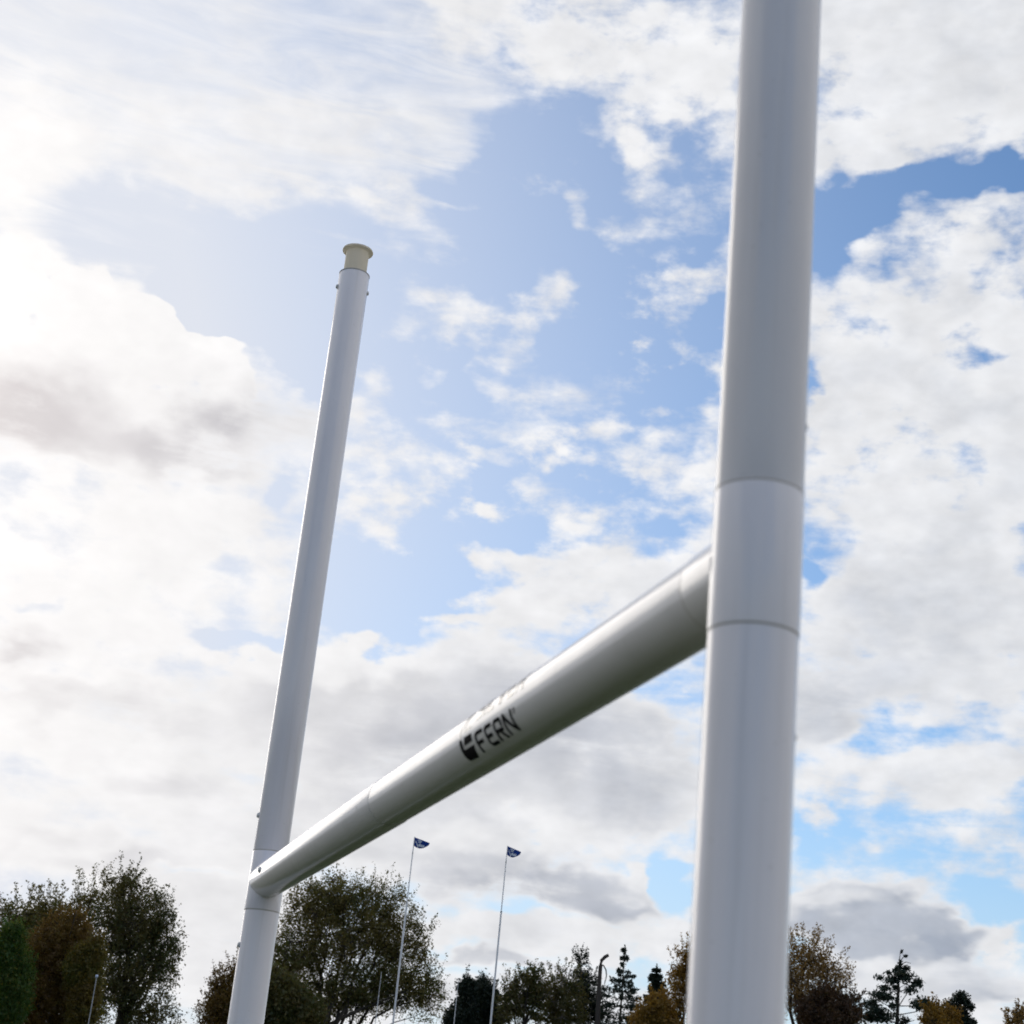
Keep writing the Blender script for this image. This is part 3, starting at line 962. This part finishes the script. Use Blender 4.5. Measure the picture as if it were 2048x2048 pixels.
def conifer(name, label, group, base_px, top_px, Y, env, mat, seed, whorl=.55, nper=6, leaf=.16, density=1.0, droop=.1, trunk_r=.22, gap=.15, clumpy=0.0,
            bare=.0, lift=.0):
    """env: list of (y_px, half-width_px left, half-width_px right)"""
    rng = np.random.default_rng(seed)
    top = at(top_px[0], top_px[1], Y); b0 = at(base_px, 2048, Y)
    base = Vector((b0.x, b0.y, 0))
    t = empty(name, base, label, 'tree', group)
    B = np.array(base); T = np.array(top) - B
    H = T[2]; sc = Y/FPX
    mb = MB()
    mb.tube([Vector((0, 0, 0)), Vector(T*.3), Vector(T*.6), Vector(T*.85), Vector(T)], [trunk_r*1.2, trunk_r*.9, trunk_r*.6, trunk_r*.3, .02], 8)
    zs = np.array([np.array(at(base_px, e[0], Y))[2] for e in env]); o = np.argsort(zs)
    wl = np.array([e[1]*sc for e in env])[o]; wr = np.array([e[2]*sc for e in env])[o]; zs = zs[o]
    P_, A_ = [], []
    z = max(zs[0], 1.0) * .9
    ang0 = 0.0
    while z < H - .15:
        fr = z/H
        ang0 += rng.uniform(.4, 1.4)
        for j in range(nper):
            if rng.uniform() < gap: continue
            a = ang0 + 2*math.pi*j/nper + rng.normal()*.25
            dx = math.cos(a)
            w = np.interp(z, zs, wl) if dx < 0 else np.interp(z, zs, wr)
            ln = w * rng.uniform(.62, 1.12) * (1.0 if abs(dx) > .3 else .95)
            if ln < .12: ln = .12
            d = np.array([math.cos(a), math.sin(a), 0])
            st = T*fr
            zz = lift*ln
            pts = [st + d*ln*f + np.array([0, 0, -droop*ln*f*(1.6-f) + zz*f*f]) for f in (0, .35, .7, 1.0)]
            mb.tube([Vector(q) for q in pts], [.018*sc*FPX/100 + .012*ln*.6, .03, .02, .008], 4, cap=False)
            nl = int(density * (16 + 46*ln))
            f = rng.uniform(bare, 1.05, nl)
            if clumpy > 0:
                f = bare + (1.05-bare)*rng.uniform(0, 1, nl)**(1/(1+clumpy))
            f2 = np.clip(f, 0, 1)
            pos = st + d*(ln*f)[:, None] + np.stack([0*f, 0*f, -droop*ln*f2*(1.6-f2) + zz*f2*f2], 1)
            sd = np.cross(d, [0, 0, 1])
            spread = (.10 + .30*ln*np.sin(np.pi*np.clip(f2*.85+.1, 0, 1)))*.55
            pos = pos + sd*(rng.normal(size=nl)*spread)[:, None] + np.array([0, 0, 1])*(rng.normal(size=nl)*(.07 + .05*ln))[:, None]
            P_.append(pos); A_.append(np.repeat((d*.8 + sd*.1)[None], nl, 0) + sd*rng.normal(size=(nl, 1))*.5)
        z += whorl * rng.uniform(.7, 1.3)
    # leader
    nl = 40
    f = rng.uniform(.90, 1.0, nl)[:, None]
    P_.append(T*f + rng.normal(size=(nl, 3))*.10*np.minimum(1, (1-f)*14 + .25)); A_.append(np.repeat(np.array([[0, 0, 1.0]]), nl, 0))
    p = np.concatenate(P_); ax = np.concatenate(A_)
    mb.build('trunk', M_BARK, t)
    link_mesh('crown', blade_mesh('crown', blades(p, leaf, rng, 2.2, ax)), mat, t)
    return t

G1 = 'trees beyond the playing field'
# left group
tree('broadleaf_tree', 'tall olive tree behind the bronze hedge tree, at the edge of the photo', G1,
     [(60, 1900, 95, 110), (125, 1868, 80, 80), (25, 1850, 60, 50), (90, 1826, 48, 36), (180, 1806, 45, 45), (10, 1910, 80, 85)], 90, 132, L_OLIVE, 11,
     680, 36, 0.135, .62, .34, sprigs=60)
tree('broadleaf_tree', 'tall dark olive tree with ragged top between the bronze hedge tree and the far upright', G1,
     [(255, 1825, 70, 75), (300, 1875, 55, 80), (235, 1880, 75, 110), (285, 1975, 62, 75), (325, 1935, 42, 30), (240, 1775, 45, 42), (320, 1845, 32, 45), (230, 1980, 60, 80), (300, 2040, 60, 40), (345, 1890, 25, 22)], 245, 130, L_DARKGREEN, 12,
     920, 38, 0.130, 0.56, .36, sprigs=70, fork=.2)
tree('hedge_tree', 'dense bronze brown hedge tree in front of the taller olive trees', G1,
     [(110, 1935, 70, 100), (90, 2000, 85, 90), (135, 1870, 45, 50), (60, 1930, 40, 60), (150, 1990, 45, 70)], 105, 92, L_BRONZE, 13,
     1500, 40, .085, .34, .2, shell=.35, sprigs=30, twig=False)
tree('hedge_tree', 'yellow-green bush leaning out beside the bronze hedge tree', G1,
     [(185, 1950, 22, 70), (170, 2010, 34, 60), (190, 1900, 12, 30), (160, 1940, 30, 50)], 165, 90.5, L_LIME, 14,
     620, 40, .085, .30, .15, shell=.4, sprigs=18, twig=False)
tree('hedge_tree', 'dark green hedge tree cut by the photo edge, before the bronze one', G1,
     [(10, 1930, 42, 75), (0, 2005, 55, 80), (25, 1880, 22, 40), (35, 1990, 28, 70)], 8, 88, L_GREEN, 15,
     1000, 40, .085, .32, .18, shell=.35, sprigs=20, twig=False)
# big tree behind the far upright
tree('broadleaf_tree', 'big spreading olive brown tree with several stems behind the crossbar end', G1,
     [(690, 1800, 85, 52), (630, 1815, 62, 60), (770, 1830, 68, 68), (600, 1900, 60, 90), (700, 1880, 110, 90), (790, 1900, 62, 75), (815, 1960, 50, 50),
      (845, 2000, 45, 45), (590, 1990, 55, 70), (760, 1980, 70, 50), (865, 1975, 26, 28), (560, 1930, 40, 70), (840, 1890, 26, 40), (665, 1985, 50, 48), (705, 2000, 55, 40), (640, 2020, 40, 40)], 655, 136, L_OLIVE, 21,
     2200, 32, 0.125, 0.62, .55, stems=3, sprigs=110, fork=.15)
tree('small_tree', 'small brown tree showing to the sun side of the far upright', G1,
     [(440, 1985, 26, 34), (455, 2010, 46, 50), (425, 2035, 36, 28), (472, 1955, 24, 36), (480, 2030, 50, 45)], 460, 128, L_BRONZE, 22,
     520, 34, 0.120, .5, .2, sprigs=40)
tree('shrub_tree', 'low black-green tree under the big spreading tree', G1,
     [(560, 2010, 55, 62), (600, 2030, 50, 45), (545, 1975, 30, 40)], 570, 127, L_DARKGREEN, 23,
     620, 40, .17, .5, .2, shell=.4)
# dark pines in the middle
tree('round_pine', 'dark pine with a round head beside the thin grey pole', G1,
     [(933, 2000, 20, 40), (915, 2032, 20, 26), (932, 1976, 14, 20), (903, 2040, 14, 20), (940, 2035, 16, 30)], 932, 180, L_PINE, 31,
     380, 44, .17, .5, .3, shell=.5, sprigs=10, twig=False)
tree('round_pine', 'broader dark pine with a round head crossed by the flag pole', G1,
     [(968, 2005, 26, 44), (988, 2032, 22, 28), (964, 1974, 17, 20), (962, 2035, 24, 34), (984, 1995, 14, 20)], 966, 183, L_PINE, 32,
     520, 44, .17, .5, .3, shell=.5, sprigs=10, twig=False)
tree('broadleaf_tree', 'dark tree with a small airy dome next to the round pines', G1,
     [(1058, 1955, 26, 27), (1024, 1988, 30, 36), (1055, 2000, 42, 50), (1015, 2025, 30, 28), (1080, 1985, 26, 36)], 1045, 178, L_DARKGREEN, 33,
     300, 32, 0.160, 0.55, .3, sprigs=30)
tree('broadleaf_tree', 'broad dark tree at the middle of the dark row', G1,
     [(1112, 1975, 26, 36), (1130, 1962, 26, 26), (1105, 2010, 45, 45), (1140, 2010, 40, 50), (1120, 2040, 60, 25)], 1108, 181, L_DARKGREEN, 34,
     290, 34, 0.160, 0.58, .34, bark=M_PALEBARK, sprigs=30, fork=.5)
tree('broadleaf_tree', 'dark tree with a narrow raised tip next to the bare snag', G1,
     [(1160, 1922, 13, 15), (1162, 1948, 17, 20), (1172, 1980, 26, 32), (1180, 2015, 34, 45), (1155, 1985, 22, 30), (1200, 2030, 22, 30)], 1168, 184, L_PINE, 35,
     250, 32, 0.155, 0.5, .3, bark=M_PALEBARK, sprigs=26, fork=.5)
def snag():
    Y = 176.0
    pts = [at(x, y, Y) for x, y in ((1195, 2048), (1197, 2000), (1199, 1960), (1201, 1932), (1203, 1921), (1210, 1914), (1217, 1910))]
    base = Vector((pts[0].x, pts[0].y, 0))
    t = empty('dead_snag', base, 'bare dead trunk with a bent broken top rising from the dark row', 'dead tree')
    m = MB()
    m.tube([Vector((0, 0, 0))] + [p - base for p in pts], [.30, .27, .24, .21, .20, .18, .20, .17], 8)
    m.tube([at(1201, 1930, Y) - base, at(1207, 1931, Y + .2) - base, at(1212, 1940, Y + .3) - base, at(1213, 1952, Y + .3) - base, at(1209, 1968, Y + .2) - base],
           [.08, .07, .07, .06, .05], 6)
    m.tube([at(1199, 1965, Y) - base, at(1193, 1958, Y) - base, at(1192, 1948, Y) - base], [.07, .05, .03], 6)
    m.build('trunk', principled('weathered_wood', (.06, .052, .047), .9, .2)[0], t)
snag()
conifer('conifer_tree', 'tall ragged conifer between the bare snag and the darker fir', G1, 1240, (1250, 1891), 178,
        [(1893, 2, 2), (1910, 11, 9), (1922, 9, 14), (1934, 24, 16), (1945, 18, 28), (1960, 30, 24), (1970, 22, 34), (1985, 38, 36), (2010, 44, 46), (2048, 46, 52)], L_CEDAR, 41,
        whorl=.62, nper=6, leaf=.16, density=.8, droop=.05, gap=.36, clumpy=.9, bare=.2, lift=.12)
conifer('conifer_tree', 'dense dark fir just behind the golden bush', G1, 1306, (1314, 1927), 186,
        [(1928, 3, 3), (1938, 9, 8), (1946, 7, 12), (1956, 15, 12), (1965, 12, 19), (1985, 20, 22), (2010, 24, 26), (2048, 28, 30)], L_PINE, 42,
        whorl=.5, nper=7, leaf=.17, density=1.7, droop=.12, gap=.14)
tree('golden_tree', 'golden autumn tree half hidden by the near upright', G1,
     [(1362, 1950, 24, 50), (1352, 2000, 28, 46), (1400, 1960, 40, 75), (1372, 1915, 14, 22), (1450, 1980, 50, 60), (1345, 2035, 22, 26)], 1385, 165, L_GOLD, 43,
     520, 30, 0.150, .55, .28, sprigs=40)
tree('golden_bush', 'round golden bush at the foot of the dense dark fir', G1,
     [(1315, 2022, 26, 32), (1290, 2040, 26, 22), (1325, 2045, 26, 24)], 1308, 162, L_GOLD, 44,
     380, 32, .19, .5, .15, sprigs=24, cat='bush')
# right of the near upright
tree('autumn_tree', 'airy brown autumn tree with fine branches beside the near upright', G1,
     [(1625, 1922, 46, 36), (1605, 1908, 38, 28), (1600, 1960, 58, 46), (1660, 1942, 42, 32), (1672, 1972, 34, 24), (1560, 1930, 50, 45), (1590, 1995, 40, 40)], 1592, 150, L_BROWN, 51,
     620, 17, 0.130, 0.68, .34, sprigs=80, fork=.2)
tree('autumn_tree', 'low dark russet tree in front of the airy brown tree', G1,
     [(1655, 2005, 36, 34), (1695, 2018, 30, 32), (1625, 2030, 36, 36), (1670, 2035, 50, 28)], 1662, 146, L_RUSSET, 52,
     460, 36, 0.150, .5, .25, shell=.4, sprigs=24)
def sparse_pine():
    Y = 160.0; sc = Y/FPX
    rng = np.random.default_rng(61)
    b = at(1793, 2048, Y); base = Vector((b.x, b.y, 0))
    t = empty('sparse_pine', base, 'open pine with bare limbs and needle tufts at their ends', 'tree', G1)
    m = MB()
    q = lambda x, y, d=0.0: at(x, y, Y + d) - base
    m.tube([Vector((0, 0, 0)), q(1794, 2048), q(1796, 2000), q(1797, 1950), q(1799, 1920), q(1801, 1900)], [.24, .19, .15, .11, .05, .012], 8)
    limbs = [((1796, 2005), (1768, 1985), (1755, 1990)), ((1796, 2022), (1760, 2003), (1738, 2012)), ((1796, 1992), (1783, 1978), (1763, 1972)),
             ((1797, 1978), (1780, 1962), (1760, 1956)), ((1797, 1962), (1812, 1948), (1835, 1962)), ((1797, 1985), (1818, 1975), (1840, 1984)),
             ((1796, 2012), (1825, 2012), (1862, 2008)), ((1796, 2030), (1830, 2024), (1858, 2012)), ((1795, 2040), (1815, 2045), (1830, 2040)),
             ((1796, 2015), (1815, 1985), (1832, 1975)), ((1797, 1945), (1785, 1955), (1777, 1952)), ((1798, 1935), (1812, 1936), (1826, 1950)),
             ((1795, 2045), (1770, 2040), (1742, 2035)), ((1799, 1925), (1806, 1915), (1812, 1911)), ((1799, 1930), (1812, 1924), (1822, 1927)),
             ((1796, 2000), (1800, 1975), (1812, 1968)), ((1797, 1965), (1788, 1950), (1792, 1943)), ((1795, 2035), (1775, 2018), (1745, 2020))]
    for a_, b_, c_ in limbs:
        d = rng.uniform(-1.6, 1.6)
        m.tube([q(*a_), q(*b_, d*.6), q(*c_, d)], [.055, .04, .02], 5, cap=False)
    tufts = [(1760, 1990, 22, 8), (1742, 2008, 20, 9), (1775, 1996, 18, 8), (1752, 2022, 22, 9), (1765, 2035, 26, 10), (1738, 2036, 18, 9), (1770, 1975, 14, 6), (1786, 1960, 15, 10),
             (1797, 1942, 9, 12), (1803, 1952, 12, 10), (1815, 1955, 12, 9), (1832, 1968, 14, 9), (1820, 1980, 12, 8), (1846, 2005, 22, 9), (1862, 2012, 14, 7), (1838, 2014, 14, 6),
             (1808, 2042, 12, 8), (1800, 1928, 4, 7), (1803, 1903, 2, 3), (1812, 1912, 3, 2), (1785, 2012, 8, 6), (1778, 1946, 6, 4), (1790, 1975, 6, 6), (1812, 1938, 8, 6), (1838, 1962, 8, 5),
             (1760, 1956, 8, 4), (1720, 2024, 8, 5)]
    P_ = []
    for x, y, rx, ry in tufts:
        n = int(16 + rx*ry*1.25)
        c = np.array(q(x, y, rng.uniform(-1.4, 1.4)))
        P_.append(c + rng.normal(size=(n, 3))*np.array([rx*sc*.5, rx*sc*.45, ry*sc*.5]))
    p = np.concatenate(P_)
    m.build('trunk', M_BARK, t)
    link_mesh('crown', blade_mesh('crown', blades(p, .19, rng, 2.0)), L_CEDAR, t)
sparse_pine()
tree('golden_bush', 'low golden bush between the open pine and the slim dark pine', G1,
     [(1868, 2038, 24, 20), (1900, 2040, 22, 22), (1882, 2050, 30, 18)], 1885, 156, L_GOLD, 63, 300, 30, .19, .45, .15, sprigs=22, cat='bush')
def knobbly_pine():
    Y = 168.0
    tree('slim_pine', 'slim dark pine with knobbly tufts behind the low golden bush', G1,
         [(1921, 1994, 10, 8), (1911, 2003, 10, 6), (1930, 2003, 8, 7), (1900, 2008, 7, 5), (1916, 2014, 10, 9), (1935, 2014, 9, 6), (1925, 2026, 10, 10), (1918, 2040, 10, 12), (1932, 2044, 12, 8), (1942, 2048, 10, 8)],
         1922, Y, L_PINE, 64, 150, 36, .2, .36, .2, shell=.6, sprigs=0, twig=True)
knobbly_pine()
tree('twiggy_bush', 'wispy bush in the far corner past the slim dark pine', G1,
     [(2034, 2034, 14, 16), (2042, 2046, 16, 14), (2020, 2046, 8, 8)], 2036, 160, L_BROWN, 65, 60, 14, .18, .45, .1, sprigs=14, cat='bush')
